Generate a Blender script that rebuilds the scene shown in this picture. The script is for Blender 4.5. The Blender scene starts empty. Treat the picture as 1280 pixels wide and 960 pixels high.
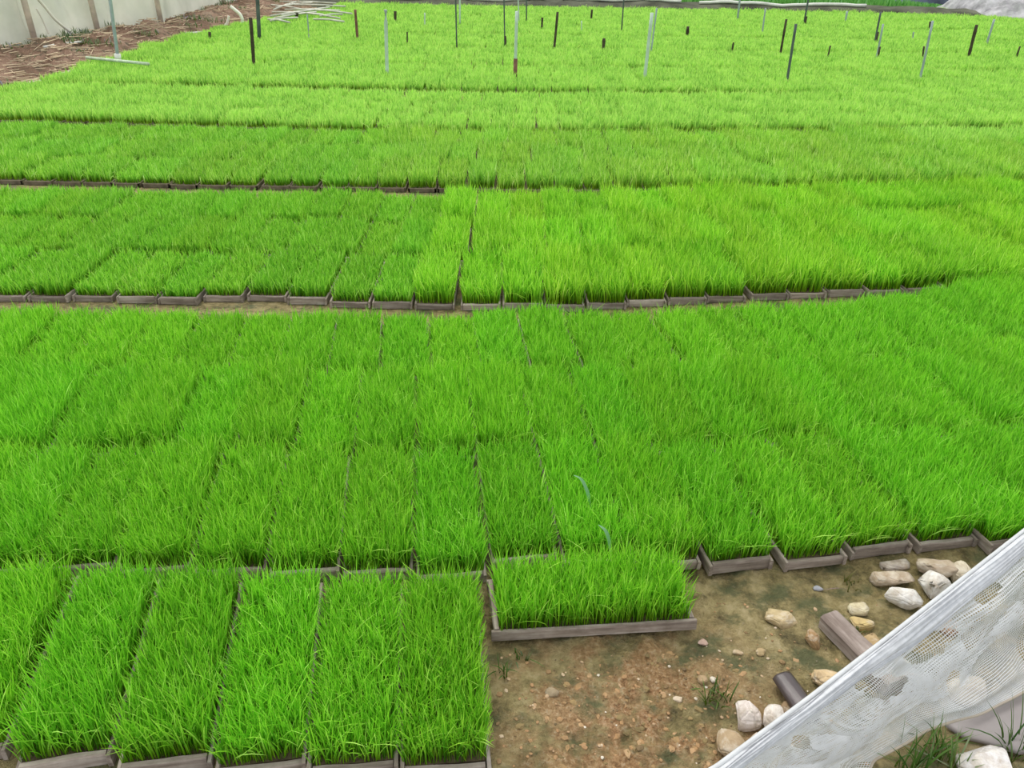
import bpy, bmesh, math, random
import numpy as np
from mathutils import Vector, Matrix, noise

# ------------------------------------------------------------------ camera, sky, sun, exposure
S = bpy.context.scene
COL = S.collection
FPX, PITCH, ROLL, CAMH = 967.0, math.radians(30.1), math.radians(0.8), 2.0
FW = Vector((0, math.cos(PITCH), -math.sin(PITCH)))
U0 = Vector((0, math.sin(PITCH), math.cos(PITCH)))
R0 = Vector((1, 0, 0))
RT = R0 * math.cos(ROLL) + U0 * math.sin(ROLL)
UP = -R0 * math.sin(ROLL) + U0 * math.cos(ROLL)
cam_d = bpy.data.cameras.new('camera')
cam_d.sensor_width = 36.0
cam_d.lens = 36.0 * FPX / 1280.0
cam_d.clip_end = 300
cam = bpy.data.objects.new('camera', cam_d)
COL.objects.link(cam)
cam.matrix_world = Matrix(((RT.x, UP.x, -FW.x, 0), (RT.y, UP.y, -FW.y, 0), (RT.z, UP.z, -FW.z, CAMH), (0, 0, 0, 1)))
S.camera = cam

wd = bpy.data.worlds.new('overcast_sky')
S.world = wd
wd.use_nodes = True
nt = wd.node_tree
bg = nt.nodes['Background']
tc = nt.nodes.new('ShaderNodeTexCoord')
sp = nt.nodes.new('ShaderNodeSeparateXYZ')
rp = nt.nodes.new('ShaderNodeValToRGB')
nt.links.new(tc.outputs['Generated'], sp.inputs[0])
nt.links.new(sp.outputs['Z'], rp.inputs[0])
rp.color_ramp.elements[0].color = (0.62, 0.68, 0.74, 1)
rp.color_ramp.elements[1].color = (1.0, 1.0, 1.0, 1)
nt.links.new(rp.outputs[0], bg.inputs['Color'])
bg.inputs['Strength'].default_value = 1.0
sun_d = bpy.data.lights.new('sun', 'SUN')
sun_d.energy = 1.5
sun_d.angle = math.radians(50)
sun_d.color = (1.0, 0.97, 0.9)
sun = bpy.data.objects.new('sun', sun_d)
COL.objects.link(sun)
sun.rotation_euler = (math.radians(-28), math.radians(-14), 0)
S.view_settings.view_transform = 'Standard'
S.view_settings.look = 'None'
S.view_settings.gamma = 1
S.view_settings.use_curve_mapping = False
S.view_settings.exposure = 0.35

# ------------------------------------------------------------------ helpers
def at(px, py, z=0.0):
    """the point at height z seen at pixel (px, py) of the photograph"""
    d = FW + RT * ((px - 640) / FPX) + UP * ((480 - py) / FPX)
    return Vector((0, 0, CAMH)) + d * ((z - CAMH) / d.z)

def at_depth(px, py, base):
    """the point at pixel (px, py) as far away (in y) as the point base"""
    d = FW + RT * ((px - 640) / FPX) + UP * ((480 - py) / FPX)
    return Vector((0, 0, CAMH)) + d * (base.y / d.y)

def pix(p):
    v = Vector(p) - Vector((0, 0, CAMH))
    z = max(v.dot(FW), 1e-3)
    return 640 + FPX * v.dot(RT) / z, 480 - FPX * v.dot(UP) / z

def tag(o, label=None, cat=None, group=None, kind=None):
    if label: o['label'] = label
    if cat: o['category'] = cat
    if group: o['group'] = group
    if kind: o['kind'] = kind
    return o

def link(name, me, mat=None, parent=None, loc=None):
    o = bpy.data.objects.new(name, me)
    COL.objects.link(o)
    if mat and me is not None and not me.materials: me.materials.append(mat)
    if parent: o.parent = parent
    if loc is not None: o.location = loc
    return o

def empty(name, loc, rz=0.0):
    o = bpy.data.objects.new(name, None)
    COL.objects.link(o)
    o.empty_display_size = 0.05
    o.location = loc
    o.rotation_euler = (0, 0, rz)
    return o

def mesh_np(name, verts, faces, attrs=None, smooth=False):
    """faces: a list of (k, array) with k corners per face"""
    me = bpy.data.meshes.new(name)
    me.vertices.add(len(verts))
    me.vertices.foreach_set('co', np.asarray(verts, np.float32).ravel())
    idx = np.concatenate([f.ravel() for _, f in faces]).astype(np.int32)
    tot = np.concatenate([np.full(len(f), k) for k, f in faces]).astype(np.int32)
    me.loops.add(len(idx))
    me.loops.foreach_set('vertex_index', idx)
    me.polygons.add(len(tot))
    me.polygons.foreach_set('loop_start', np.concatenate([[0], np.cumsum(tot)[:-1]]).astype(np.int32))
    me.polygons.foreach_set('loop_total', tot)
    for k, a in (attrs or {}).items():
        at_ = me.attributes.new(k, 'FLOAT', 'POINT')
        at_.data.foreach_set('value', np.asarray(a, np.float32))
    me.update(calc_edges=True)
    me.polygons.foreach_set('use_smooth', np.full(len(tot), smooth))
    return me

def bm_mesh(name, bm, smooth=False):
    me = bpy.data.meshes.new(name)
    bm.normal_update()
    bm.to_mesh(me)
    bm.free()
    for p in me.polygons: p.use_smooth = smooth
    return me

def tube_mesh(name, pts, rad, seg=8, closed_ends=True):
    pts = [Vector(p) for p in pts]
    rad = rad if isinstance(rad, (list, tuple)) else [rad] * len(pts)
    bm = bmesh.new()
    rings = []
    for i, p in enumerate(pts):
        t = (pts[min(i + 1, len(pts) - 1)] - pts[max(i - 1, 0)]).normalized()
        a = t.cross(Vector((0, 0, 1)))
        if a.length < 0.05: a = t.cross(Vector((1, 0, 0)))
        a.normalize()
        b = t.cross(a)
        rings.append([bm.verts.new(p + (a * math.cos(2 * math.pi * k / seg) + b * math.sin(2 * math.pi * k / seg)) * rad[i]) for k in range(seg)])
    for r1, r2 in zip(rings, rings[1:]):
        for k in range(seg):
            bm.faces.new((r1[k], r1[(k + 1) % seg], r2[(k + 1) % seg], r2[k]))
    if closed_ends:
        bm.faces.new(rings[0][::-1])
        bm.faces.new(rings[-1])
    bmesh.ops.recalc_face_normals(bm, faces=bm.faces)
    return bm_mesh(name, bm, True)

def arc(pts, n=14):
    """a smooth curve through points"""
    pts = [Vector(p) for p in pts]
    out = []
    P = [pts[0]] + pts + [pts[-1]]
    for i in range(len(pts) - 1):
        p0, p1, p2, p3 = P[i], P[i + 1], P[i + 2], P[i + 3]
        for k in range(n):
            t = k / n
            out.append(0.5 * ((2 * p1) + (p2 - p0) * t + (2 * p0 - 5 * p1 + 4 * p2 - p3) * t * t + (3 * p1 - p0 - 3 * p2 + p3) * t ** 3))
    out.append(pts[-1])
    return out

def lerp(a, b, t): return a + (b - a) * t

# ------------------------------------------------------------------ materials
class N:
    """small node-building helper"""
    def __init__(self, name):
        self.m = bpy.data.materials.new(name)
        self.m.use_nodes = True
        self.t = self.m.node_tree
        self.p = self.t.nodes['Principled BSDF']
        self.out = self.t.nodes['Material Output']
    def n(self, typ, **kw):
        x = self.t.nodes.new(typ)
        for k, v in kw.items():
            if hasattr(x, k): setattr(x, k, v)
            else: x.inputs[k].default_value = v
        return x
    def l(self, a, b): self.t.links.new(a, b)
    def coord(self, which='Object', scale=(1, 1, 1)):
        c = self.n('ShaderNodeTexCoord')
        mp = self.n('ShaderNodeMapping')
        mp.inputs['Scale'].default_value = scale
        self.l(c.outputs[which], mp.inputs[0])
        return mp.outputs[0]
    def noise(self, vec, scale, detail=6, rough=0.6):
        x = self.n('ShaderNodeTexNoise')
        x.inputs['Scale'].default_value = scale
        x.inputs['Detail'].default_value = detail
        x.inputs['Roughness'].default_value = rough
        if vec is not None: self.l(vec, x.inputs['Vector'])
        return x.outputs['Fac']
    def ramp(self, fac, stops):
        r = self.n('ShaderNodeValToRGB')
        e = r.color_ramp.elements
        while len(e) < len(stops): e.new(0.5)
        for el, (pos, c) in zip(e, stops):
            el.position = pos
            el.color = (*c, 1)
        self.l(fac, r.inputs[0])
        return r.outputs[0]
    def mix(self, fac, a, b, mode='MIX'):
        x = self.n('ShaderNodeMix', data_type='RGBA', blend_type=mode)
        for s, v in ((x.inputs[0], fac), (x.inputs[6], a), (x.inputs[7], b)):
            if isinstance(v, (int, float)): s.default_value = v
            elif isinstance(v, tuple): s.default_value = (*v, 1) if len(v) == 3 else v
            else: self.l(v, s)
        return x.outputs[2]
    def bump(self, h, strength=0.4, dist=0.01):
        b = self.n('ShaderNodeBump')
        b.inputs['Strength'].default_value = strength
        b.inputs['Distance'].default_value = dist
        self.l(h, b.inputs['Height'])
        self.l(b.outputs[0], self.p.inputs['Normal'])
    def color(self, c):
        if isinstance(c, tuple): self.p.inputs['Base Color'].default_value = (*c, 1)
        else: self.l(c, self.p.inputs['Base Color'])
    def rough(self, r, spec=0.3):
        self.p.inputs['Roughness'].default_value = r
        self.p.inputs['Specular IOR Level'].default_value = spec
        return self

def grass_material():
    k = N('seedling_blades')
    t = k.n('ShaderNodeAttribute', attribute_name='along').outputs['Fac']
    r = k.n('ShaderNodeAttribute', attribute_name='vary').outputs['Fac']
    oi = k.n('ShaderNodeObjectInfo')
    # pale straw sheath at the foot, then the leaf's own green
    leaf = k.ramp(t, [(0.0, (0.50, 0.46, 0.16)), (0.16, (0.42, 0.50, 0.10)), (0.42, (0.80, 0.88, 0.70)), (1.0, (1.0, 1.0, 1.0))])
    var = k.ramp(r, [(0.0, (0.30, 0.48, 0.35)), (0.42, (0.88, 0.93, 0.9)), (0.8, (1.2, 1.06, 1.3)), (1.0, (1.9, 1.3, 4.5))])
    c = k.mix(1.0, leaf, var, 'MULTIPLY')
    c = k.mix(1.0, c, oi.outputs['Color'], 'MULTIPLY')
    k.color(c)
    k.rough(0.5, 0.22)
    tr = k.n('ShaderNodeBsdfTranslucent')
    k.l(c, tr.inputs['Color'])
    mx = k.n('ShaderNodeMixShader')
    mx.inputs[0].default_value = 0.36
    k.l(k.p.outputs[0], mx.inputs[1])
    k.l(tr.outputs[0], mx.inputs[2])
    k.l(mx.outputs[0], k.out.inputs['Surface'])
    return k.m

def wood_material(name, dark, mid, light, along=1, scale=1.0):
    k = N(name)
    sc = [26.0 * scale] * 3
    sc[along] = 2.2 * scale
    v = k.coord('Object', tuple(sc))
    oi = k.n('ShaderNodeObjectInfo')
    add = k.n('ShaderNodeVectorMath', operation='ADD')
    k.l(v, add.inputs[0])
    cmb = k.n('ShaderNodeCombineXYZ')
    mm = k.n('ShaderNodeMath', operation='MULTIPLY')
    mm.inputs[1].default_value = 37.0
    k.l(oi.outputs['Random'], mm.inputs[0])
    k.l(mm.outputs[0], cmb.inputs[0]); k.l(mm.outputs[0], cmb.inputs[2])
    k.l(cmb.outputs[0], add.inputs[1])
    f = k.noise(add.outputs[0], 1.6, 8, 0.65)
    g = k.noise(k.coord('Object'), 14, 4)
    c = k.ramp(f, [(0.28, dark), (0.5, mid), (0.72, light)])
    c = k.mix(k.ramp(g, [(0.42, (0, 0, 0)), (0.7, (0.5, 0.5, 0.5))]), c, dark)
    hv = k.n('ShaderNodeHueSaturation')
    vr = k.n('ShaderNodeMapRange')
    vr.inputs[3].default_value = 0.7
    vr.inputs[4].default_value = 1.25
    k.l(oi.outputs['Random'], vr.inputs[0])
    k.l(vr.outputs[0], hv.inputs['Value'])
    k.l(c, hv.inputs['Color'])
    k.color(hv.outputs[0])
    k.rough(0.85, 0.15)
    k.bump(f, 0.5, 0.004)
    return k.m

def stone_material():
    k = N('field_stone')
    v = k.coord('Object')
    oi = k.n('ShaderNodeObjectInfo')
    f = k.noise(v, 26, 8, 0.62)
    g = k.noise(k.coord('Object', (1, 1, 3.2)), 22, 5, 0.55)
    c = k.mix(k.ramp(f, [(0.35, (0, 0, 0)), (0.68, (0.75, 0.75, 0.75))]), oi.outputs['Color'], (0.30, 0.21, 0.12))
    c = k.mix(k.ramp(g, [(0.5, (0, 0, 0)), (0.66, (0.5, 0.5, 0.5))]), c, (0.74, 0.68, 0.58))
    k.color(c)
    k.rough(0.75, 0.25)
    k.bump(f, 0.7, 0.01)
    return k.m

def mud_material():
    k = N('wet_soil')
    v = k.coord('Object')
    a = k.noise(v, 1.7, 5, 0.6)
    b = k.noise(v, 13, 10, 0.75)
    d = k.noise(v, 70, 5, 0.7)
    base = k.ramp(b, [(0.32, (0.085, 0.070, 0.030)), (0.43, (0.23, 0.185, 0.080)), (0.54, (0.42, 0.335, 0.155)), (0.68, (0.60, 0.49, 0.28))])
    # algae-green stain and orange subsoil showing in patches
    gr = k.ramp(k.noise(k.coord('Object', (1.0, 1.4, 1)), 5.2, 6, 0.62), [(0.50, (0, 0, 0)), (0.60, (0.75, 0.75, 0.75))])
    c = k.mix(gr, base, (0.10, 0.125, 0.055))
    sx = k.n('ShaderNodeSeparateXYZ')
    k.l(v, sx.inputs[0])
    # the eroded gully of orange gravelly subsoil runs through the bare patch
    gx = k.n('ShaderNodeMath', operation='SUBTRACT'); k.l(sx.outputs[0], gx.inputs[0]); gx.inputs[1].default_value = 0.40
    gy = k.n('ShaderNodeMath', operation='SUBTRACT'); k.l(sx.outputs[1], gy.inputs[0]); gy.inputs[1].default_value = 1.48
    gx2 = k.n('ShaderNodeMath', operation='MULTIPLY'); k.l(gx.outputs[0], gx2.inputs[0]); k.l(gx.outputs[0], gx2.inputs[1])
    gy2 = k.n('ShaderNodeMath', operation='MULTIPLY'); k.l(gy.outputs[0], gy2.inputs[0]); k.l(gy.outputs[0], gy2.inputs[1])
    gs = k.n('ShaderNodeMath', operation='ADD'); k.l(gx2.outputs[0], gs.inputs[0]); k.l(gy2.outputs[0], gs.inputs[1])
    fall = k.ramp(gs.outputs[0], [(0.0, (1, 1, 1)), (0.30, (0, 0, 0))])
    orr = k.ramp(k.noise(v, 7.5, 6, 0.62), [(0.42, (0, 0, 0)), (0.56, (1, 1, 1))])
    om = k.mix(1.0, fall, orr, 'MULTIPLY')
    orange = k.ramp(d, [(0.36, (0.26, 0.13, 0.055)), (0.52, (0.50, 0.29, 0.14)), (0.66, (0.72, 0.52, 0.33))])
    c = k.mix(om, c, orange)
    speck = k.ramp(d, [(0.60, (0, 0, 0)), (0.74, (0.8, 0.8, 0.8))])
    c = k.mix(speck, c, (0.46, 0.38, 0.26))
    k.color(c)
    wet = k.ramp(a, [(0.42, (0.30, 0.30, 0.30)), (0.6, (0.75, 0.75, 0.75))])
    k.l(wet, k.p.inputs['Roughness'])
    k.p.inputs['Specular IOR Level'].default_value = 0.35
    ad = k.n('ShaderNodeMath', operation='ADD')
    k.l(b, ad.inputs[0]); k.l(d, ad.inputs[1])
    k.bump(ad.outputs[0], 1.0, 0.022)
    return k.m

def berm_material():
    k = N('red_earth')
    v = k.coord('Object')
    a = k.noise(v, 1.4, 8, 0.7)
    b = k.noise(v, 6, 6, 0.7)
    c = k.ramp(a, [(0.3, (0.11, 0.095, 0.06)), (0.45, (0.27, 0.17, 0.115)), (0.58, (0.42, 0.28, 0.20)), (0.75, (0.48, 0.41, 0.30))])
    c = k.mix(k.ramp(b, [(0.52, (0, 0, 0)), (0.64, (0.8, 0.8, 0.8))]), c, (0.13, 0.12, 0.08))
    k.color(c)
    k.rough(0.95, 0.1)
    k.bump(b, 1.0, 0.15)
    return k.m

def plain(name, c, rough=0.6, spec=0.3, vary=0.25, scale=12, metallic=0.0):
    k = N(name)
    f = k.noise(k.coord('Object'), scale, 5)
    lo = tuple(x * (1 - vary) for x in c)
    hi = tuple(min(1, x * (1 + vary)) for x in c)
    k.color(k.ramp(f, [(0.3, lo), (0.7, hi)]))
    k.rough(rough, spec)
    k.p.inputs['Metallic'].default_value = metallic
    return k.m

def translucent(name, c, fac=0.4, vary=0.15, scale=3):
    k = N(name)
    f = k.noise(k.coord('Object'), scale, 5)
    cc = k.ramp(f, [(0.3, tuple(x * (1 - vary) for x in c)), (0.7, tuple(min(1, x * (1 + vary)) for x in c))])
    k.color(cc)
    k.rough(0.5, 0.3)
    tr = k.n('ShaderNodeBsdfTranslucent')
    k.l(cc, tr.inputs['Color'])
    mx = k.n('ShaderNodeMixShader')
    mx.inputs[0].default_value = fac
    k.l(k.p.outputs[0], mx.inputs[1]); k.l(tr.outputs[0], mx.inputs[2])
    k.l(mx.outputs[0], k.out.inputs['Surface'])
    return k.m

M_GRASS = grass_material()
M_BOARD_X = wood_material('weathered_board_cross', (0.13, 0.10, 0.08), (0.34, 0.28, 0.24), (0.52, 0.46, 0.41), 0)
M_BOARD_Y = wood_material('weathered_board_long', (0.13, 0.10, 0.08), (0.34, 0.28, 0.24), (0.52, 0.46, 0.41), 1)
M_FRAME = plain('weathered_frame_shaded', (0.17, 0.14, 0.10), 0.9, 0.1, 0.5, 9)  # far wood kept darker than near boards: shade at bed fronts painted in
M_TRAY_SOIL = plain('tray_soil', (0.11, 0.085, 0.05), 0.95, 0.1, 0.4, 40)
M_STONE = stone_material()
M_MUD = mud_material()
M_BERM = berm_material()
M_LOG = wood_material('wet_dark_wood', (0.05, 0.035, 0.035), (0.11, 0.085, 0.085), (0.22, 0.18, 0.18), 1, 0.8)
M_LOG.node_tree.nodes['Principled BSDF'].inputs['Roughness'].default_value = 0.25
M_LOG.node_tree.nodes['Principled BSDF'].inputs['Specular IOR Level'].default_value = 0.6
M_PLANK = wood_material('grey_brown_plank', (0.16, 0.12, 0.10), (0.33, 0.27, 0.24), (0.52, 0.46, 0.42), 1)
M_NET = translucent('white_net_cord', (0.80, 0.81, 0.82), 0.35, 0.08, 30)
M_SHEET = translucent('milky_plastic_sheet', (0.88, 0.90, 0.80), 0.5, 0.14, 0.9)
M_POST = plain('pale_timber_post', (0.70, 0.60, 0.50), 0.8, 0.2, 0.25, 5)
M_PIPE = plain('grey_pipe', (0.33, 0.40, 0.40), 0.45, 0.4, 0.2, 6)
M_PALEPIPE = plain('pale_grey_green_pipe', (0.50, 0.62, 0.52), 0.45, 0.4, 0.15, 6)
M_DARKPIPE = plain('dark_pipe', (0.085, 0.11, 0.10), 0.6, 0.3, 0.3, 6)
M_STAKE = plain('dark_timber_stake', (0.065, 0.055, 0.035), 0.9, 0.15, 0.5, 9)
M_RSTAKE = plain('reddish_timber_stake', (0.20, 0.10, 0.075), 0.9, 0.15, 0.4, 9)
M_WHITEPIPE = plain('white_pipe', (0.70, 0.70, 0.64), 0.5, 0.4, 0.15, 5)
M_BAMBOO = plain('pale_bamboo', (0.58, 0.58, 0.48), 0.6, 0.3, 0.3, 4)
M_HOSE = plain('pale_hose', (0.88, 0.85, 0.74), 0.5, 0.4, 0.1, 5)
M_STRAW = plain('dry_straw', (0.55, 0.44, 0.30), 0.9, 0.1, 0.5, 2)
M_TARP = plain('dark_tarpaulin', (0.075, 0.095, 0.14), 0.6, 0.3, 0.6, 1.2)
M_RUBBLE = plain('grey_rubble', (0.40, 0.39, 0.40), 0.9, 0.2, 0.45, 3)
M_SLAB = plain('smooth_grey_mud', (0.31, 0.275, 0.265), 0.35, 0.4, 0.15, 4)
M_BUND = plain('dark_bund_soil', (0.09, 0.095, 0.065), 0.95, 0.1, 0.6, 1.5)

# ------------------------------------------------------------------ ground
def axis(a, b, step, lo, hi, grow=1.25):
    mid = list(np.arange(a, b + 1e-6, step))
    s, x = step, a
    left = []
    while x > lo:
        s *= grow; x -= s; left.append(max(x, lo))
    s, x = step, b
    right = []
    while x < hi:
        s *= grow; x += s; right.append(min(x, hi))
    return np.array(left[::-1] + mid + right)

def ground_z(x, y):
    m = min(1, max(0, (x + 0.12) / 0.1)) * min(1, max(0, (2.25 - y) / 0.1)) * min(1, max(0, (y - 0.3) / 0.1)) * min(1, max(0, (3.2 - x) / 0.3))
    if m <= 0: return -0.004
    n = noise.fractal(Vector((x * 5, y * 5, 3.1)), 0.9, 2.1, 6)
    n2 = noise.fractal(Vector((x * 20, y * 20, 8.4)), 0.7, 2.2, 4)
    gully = math.exp(-((x - 0.42 - 0.25 * (y - 1.5)) / 0.20) ** 2)
    rg = abs(noise.noise(Vector((x * 11, y * 7, 1.7))))
    return -0.004 + m * (-0.014 + 0.014 * n + (0.006 + 0.008 * gully) * n2 - 0.022 * gully * (1 - rg * 2.5) * 0.6)

gx = axis(-0.2, 2.0, 0.008, -45, 45)
gy = axis(1.0, 2.3, 0.008, -1.5, 95)
GX, GY = np.meshgrid(gx, gy)
GZ = np.array([[ground_z(x, y) for x in gx] for y in gy])
nx, ny = len(gx), len(gy)
ii = np.arange(nx * ny).reshape(ny, nx)
q = np.stack([ii[:-1, :-1], ii[:-1, 1:], ii[1:, 1:], ii[1:, :-1]], -1).reshape(-1, 4)
ground = link('ground', mesh_np('ground', np.stack([GX, GY, GZ], -1).reshape(-1, 3), [(4, q)], None, True), M_MUD)
tag(ground, kind='structure')

# ------------------------------------------------------------------ seedling trays
TW, TL, BH = 0.248, 0.685, 0.042

def blades(n, w, l, h, hvar, width, segs, rng, lean, z0=0.03, inset=0.009):
    """blades of young rice: verts, quads, tris, along, vary"""
    x = rng.uniform(-w / 2 + inset, w / 2 - inset, n)
    iy = inset + (0.017 if w > 0.2 else 0)
    y = rng.uniform(-l / 2 + iy, l / 2 - iy, n)
    ph = rng.uniform(0, 6.28, 4)
    patch = 1 + 0.07 * np.sin(x * 31 + ph[0]) * np.sin(y * 17 + ph[1]) + 0.06 * np.sin(y * 9 + ph[2])
    hh = h * patch * np.clip(1 + hvar * rng.standard_normal(n), 0.45, 1.5)
    az = rng.uniform(0, 2 * math.pi, n)
    a = np.abs(rng.standard_normal(n)) * lean + 0.05
    bent = rng.random(n) < 0.05
    a = np.where(bent, a + rng.uniform(0.5, 1.0, n), a)
    # edge blades lean a little outward
    ox = np.clip((np.abs(x) - w * 0.36) / (w * 0.14), 0, 1) * np.sign(x) * 0.16
    oy = np.clip((np.abs(y) - l * 0.45) / (l * 0.05), 0, 1) * np.sign(y) * 0.12
    dx = np.cos(az) * a + ox
    dy = np.sin(az) * a + oy
    if w > 0.2:   # a blade does not reach far past its own tray
        dx = np.clip(x + dx * hh, -w / 2 - 0.013, w / 2 + 0.013) / hh - x / hh
        dy = np.clip(y + dy * hh, -l / 2 - 0.012, l / 2 + 0.012) / hh - y / hh
    a = np.hypot(dx, dy)
    saz = rng.uniform(0, 2 * math.pi, n)
    sx, sy = np.cos(saz), np.sin(saz)
    wd_ = width * rng.uniform(0.7, 1.25, n)
    rows, tt = [], []
    for s in range(segs):
        t = s / segs
        cx = x + dx * hh * t ** 1.7
        cy = y + dy * hh * t ** 1.7
        cz = z0 + hh * (t - 0.32 * np.minimum(a, 1.3) ** 1.5 * t ** 2.5)
        ww = wd_ * (0.75 + 0.9 * t - 1.25 * t * t) * 0.5
        rows.append(np.stack([cx - sx * ww, cy - sy * ww, cz], -1))
        rows.append(np.stack([cx + sx * ww, cy + sy * ww, cz], -1))
        tt += [t, t]
    t = 1.0
    rows.append(np.stack([x + dx * hh, y + dy * hh, z0 + hh * (1 - 0.32 * np.minimum(a, 1.3) ** 1.5)], -1))
    tt.append(1.0)
    V = np.stack(rows, 1)
    k = V.shape[1]
    base = np.arange(n)[:, None] * k
    quads = np.concatenate([base + np.array([2 * s, 2 * s + 1, 2 * s + 3, 2 * s + 2]) for s in range(segs - 1)]) if segs > 1 else np.zeros((0, 4), int)
    tris = base + np.array([2 * segs - 2, 2 * segs - 1, 2 * segs])
    vary = np.where(bent, rng.uniform(0.75, 1, n), rng.uniform(0, 0.93, n))
    return V.reshape(-1, 3), quads, tris, np.tile(tt, n), np.repeat(vary, k)

def seedling_mesh(name, seed, n, h, hvar, width, segs, lean):
    rng = np.random.default_rng(seed)
    V, q_, t_, al, va = blades(n, TW, TL, h, hvar, width, segs, rng, lean)
    fs = ([(4, q_)] if len(q_) else []) + [(3, t_)]
    me = mesh_np(name, V, fs, {'along': al, 'vary': va})
    me.materials.append(M_GRASS)
    return me

MESH = {
    'near':  [seedling_mesh('seedlings_near', 10 + i, 4300, 0.126, 0.19, 0.0037, 4, 0.25) for i in range(5)],
    'mid':   [seedling_mesh('seedlings_mid', 30 + i, 3200, 0.106, 0.16, 0.0046, 3, 0.24) for i in range(4)],
    'short': [seedling_mesh('seedlings_short', 50 + i, 1700, 0.100, 0.13, 0.0065, 3, 0.24) for i in range(4)],
    'tall':  [seedling_mesh('seedlings_tall', 70 + i, 1700, 0.165, 0.13, 0.0065, 3, 0.24) for i in range(4)],
    'farshort': [seedling_mesh('seedlings_far_short', 90 + i, 1000, 0.110, 0.12, 0.009, 2, 0.22) for i in range(3)],
    'far':   [seedling_mesh('seedlings_far', 110 + i, 1000, 0.140, 0.13, 0.009, 2, 0.22) for i in range(3)],
}
TINT = {
    'near':  (0.345, 0.790, 0.046),
    'mid':   (0.360, 0.805, 0.050),
    'short': (0.370, 0.770, 0.065),
    'tall':  (0.450, 0.850, 0.060),
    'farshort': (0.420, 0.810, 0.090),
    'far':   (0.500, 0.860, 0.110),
    'beyond': (0.620, 0.960, 0.190),  # distance haze and sky reflection put into the leaf colour as a paler green
}

def board_mesh(name, sx, sy, sz, seed, n=12, amp=0.0022):
    """a rough sawn board: box sx*sy*sz on z=0, worn and slightly uneven"""
    bm = bmesh.new()
    along = 0 if sx > sy else 1
    secs = []
    for i in range(n + 1):
        t = i / n - 0.5
        ring = []
        for (a, z) in ((-0.5, 0.0), (0.5, 0.0), (0.5, 0.86), (0.36, 1.0), (-0.36, 1.0), (-0.5, 0.86)):
            p = Vector((t * sx, a * sy, z * sz)) if along == 0 else Vector((a * sx, t * sy, z * sz))
            d = noise.noise_vector(Vector((p.x * 14 + seed * 7.3, p.y * 14, p.z * 40))) * amp
            if z == 0: d.z = 0
            ring.append(bm.verts.new(p + d))
        secs.append(ring)
    for r1, r2 in zip(secs, secs[1:]):
        for k in range(6):
            bm.faces.new((r1[k], r1[(k + 1) % 6], r2[(k + 1) % 6], r2[k]))
    bm.faces.new(secs[0]); bm.faces.new(secs[-1])
    bmesh.ops.recalc_face_normals(bm, faces=bm.faces)
    return bm_mesh(name, bm)

FRONT = [board_mesh('front_board', TW - 0.030, 0.019, BH * s, 3 + i, 14, 0.003) for i, s in enumerate((1.0, 0.86, 1.08, 0.78))]
SIDE = [board_mesh('side_board', 0.013, TL, BH * s, 20 + i, 16, 0.002) for i, s in enumerate((0.95, 1.05, 0.88))]
for me in FRONT: me.materials.append(M_BOARD_X)
for me in SIDE: me.materials.append(M_BOARD_Y)

def soil_mesh():
    bm = bmesh.new()
    g = bmesh.ops.create_grid(bm, x_segments=10, y_segments=24, size=0.5)
    for v in bm.verts:
        v.co.x *= TW - 0.030; v.co.y *= TL - 0.054
        v.co.z = 0.030 + 0.003 * noise.noise(v.co * 30)
    r = bmesh.ops.extrude_face_region(bm, geom=list(bm.faces))
    for v in r['geom']:
        if isinstance(v, bmesh.types.BMVert): v.co.z = 0.004
    bmesh.ops.recalc_face_normals(bm, faces=bm.faces)
    return bm_mesh('soil', bm)
SOIL = soil_mesh()
SOIL.materials.append(M_TRAY_SOIL)

def frame_mesh():
    """a whole tray far off: four boards and soil bed as one shape"""
    bm = bmesh.new()
    for (cx, cy, sx, sy) in ((0, -TL / 2 + 0.01, TW, 0.02), (0, TL / 2 - 0.01, TW, 0.02), (-TW / 2 + 0.007, 0, 0.014, TL), (TW / 2 - 0.007, 0, 0.014, TL), (0, 0, TW - 0.028, TL - 0.04)):
        r = bmesh.ops.create_cube(bm, size=1.0)
        top = 0.033 if sx < TW - 0.03 or sy < 0.03 else 0.028
        for v in r['verts']:
            v.co = Vector((cx + v.co.x * sx, cy + v.co.y * sy, (v.co.z + 0.5) * top))
    return bm_mesh('tray_frame', bm)
FRAME = frame_mesh()
FRAME.materials.append(M_FRAME)

ORD = ['first', 'second', 'third', 'fourth', 'fifth', 'sixth', 'seventh', 'eighth', 'ninth', 'tenth', 'eleventh', 'twelfth', 'thirteenth', 'fourteenth', 'fifteenth',
       'sixteenth', 'seventeenth', 'eighteenth', 'nineteenth', 'twentieth']
def ordinal(n):
    if n < 20: return ORD[n]
    tens = ['', '', 'twenty', 'thirty', 'forty', 'fifty'][(n + 1) // 10]
    u = (n + 1) % 10
    return tens + '-' + ORD[u - 1] if u else {2: 'twentieth', 3: 'thirtieth', 4: 'fortieth', 5: 'fiftieth'}[(n + 1) // 10]

R = random.Random(5)

def polyline(pts, step):
    """points every `step` along a polyline, to both ends: list of (x, y)"""
    P = [np.array(p[:2]) for p in pts]
    seg = [np.linalg.norm(b - a) for a, b in zip(P, P[1:])]
    out, need = [], 0.0
    for a, b, L in zip(P, P[1:], seg):
        while need <= L:
            out.append(a + (b - a) * need / L)
            need += step + (R.uniform(0.008, 0.022) if R.random() < 0.22 else 0)
        need -= L
    return out

class Tray:
    def __init__(s, x, y, rz, bed, row, style): s.x, s.y, s.rz, s.bed, s.row, s.style = x, y, rz, bed, row, style

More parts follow.
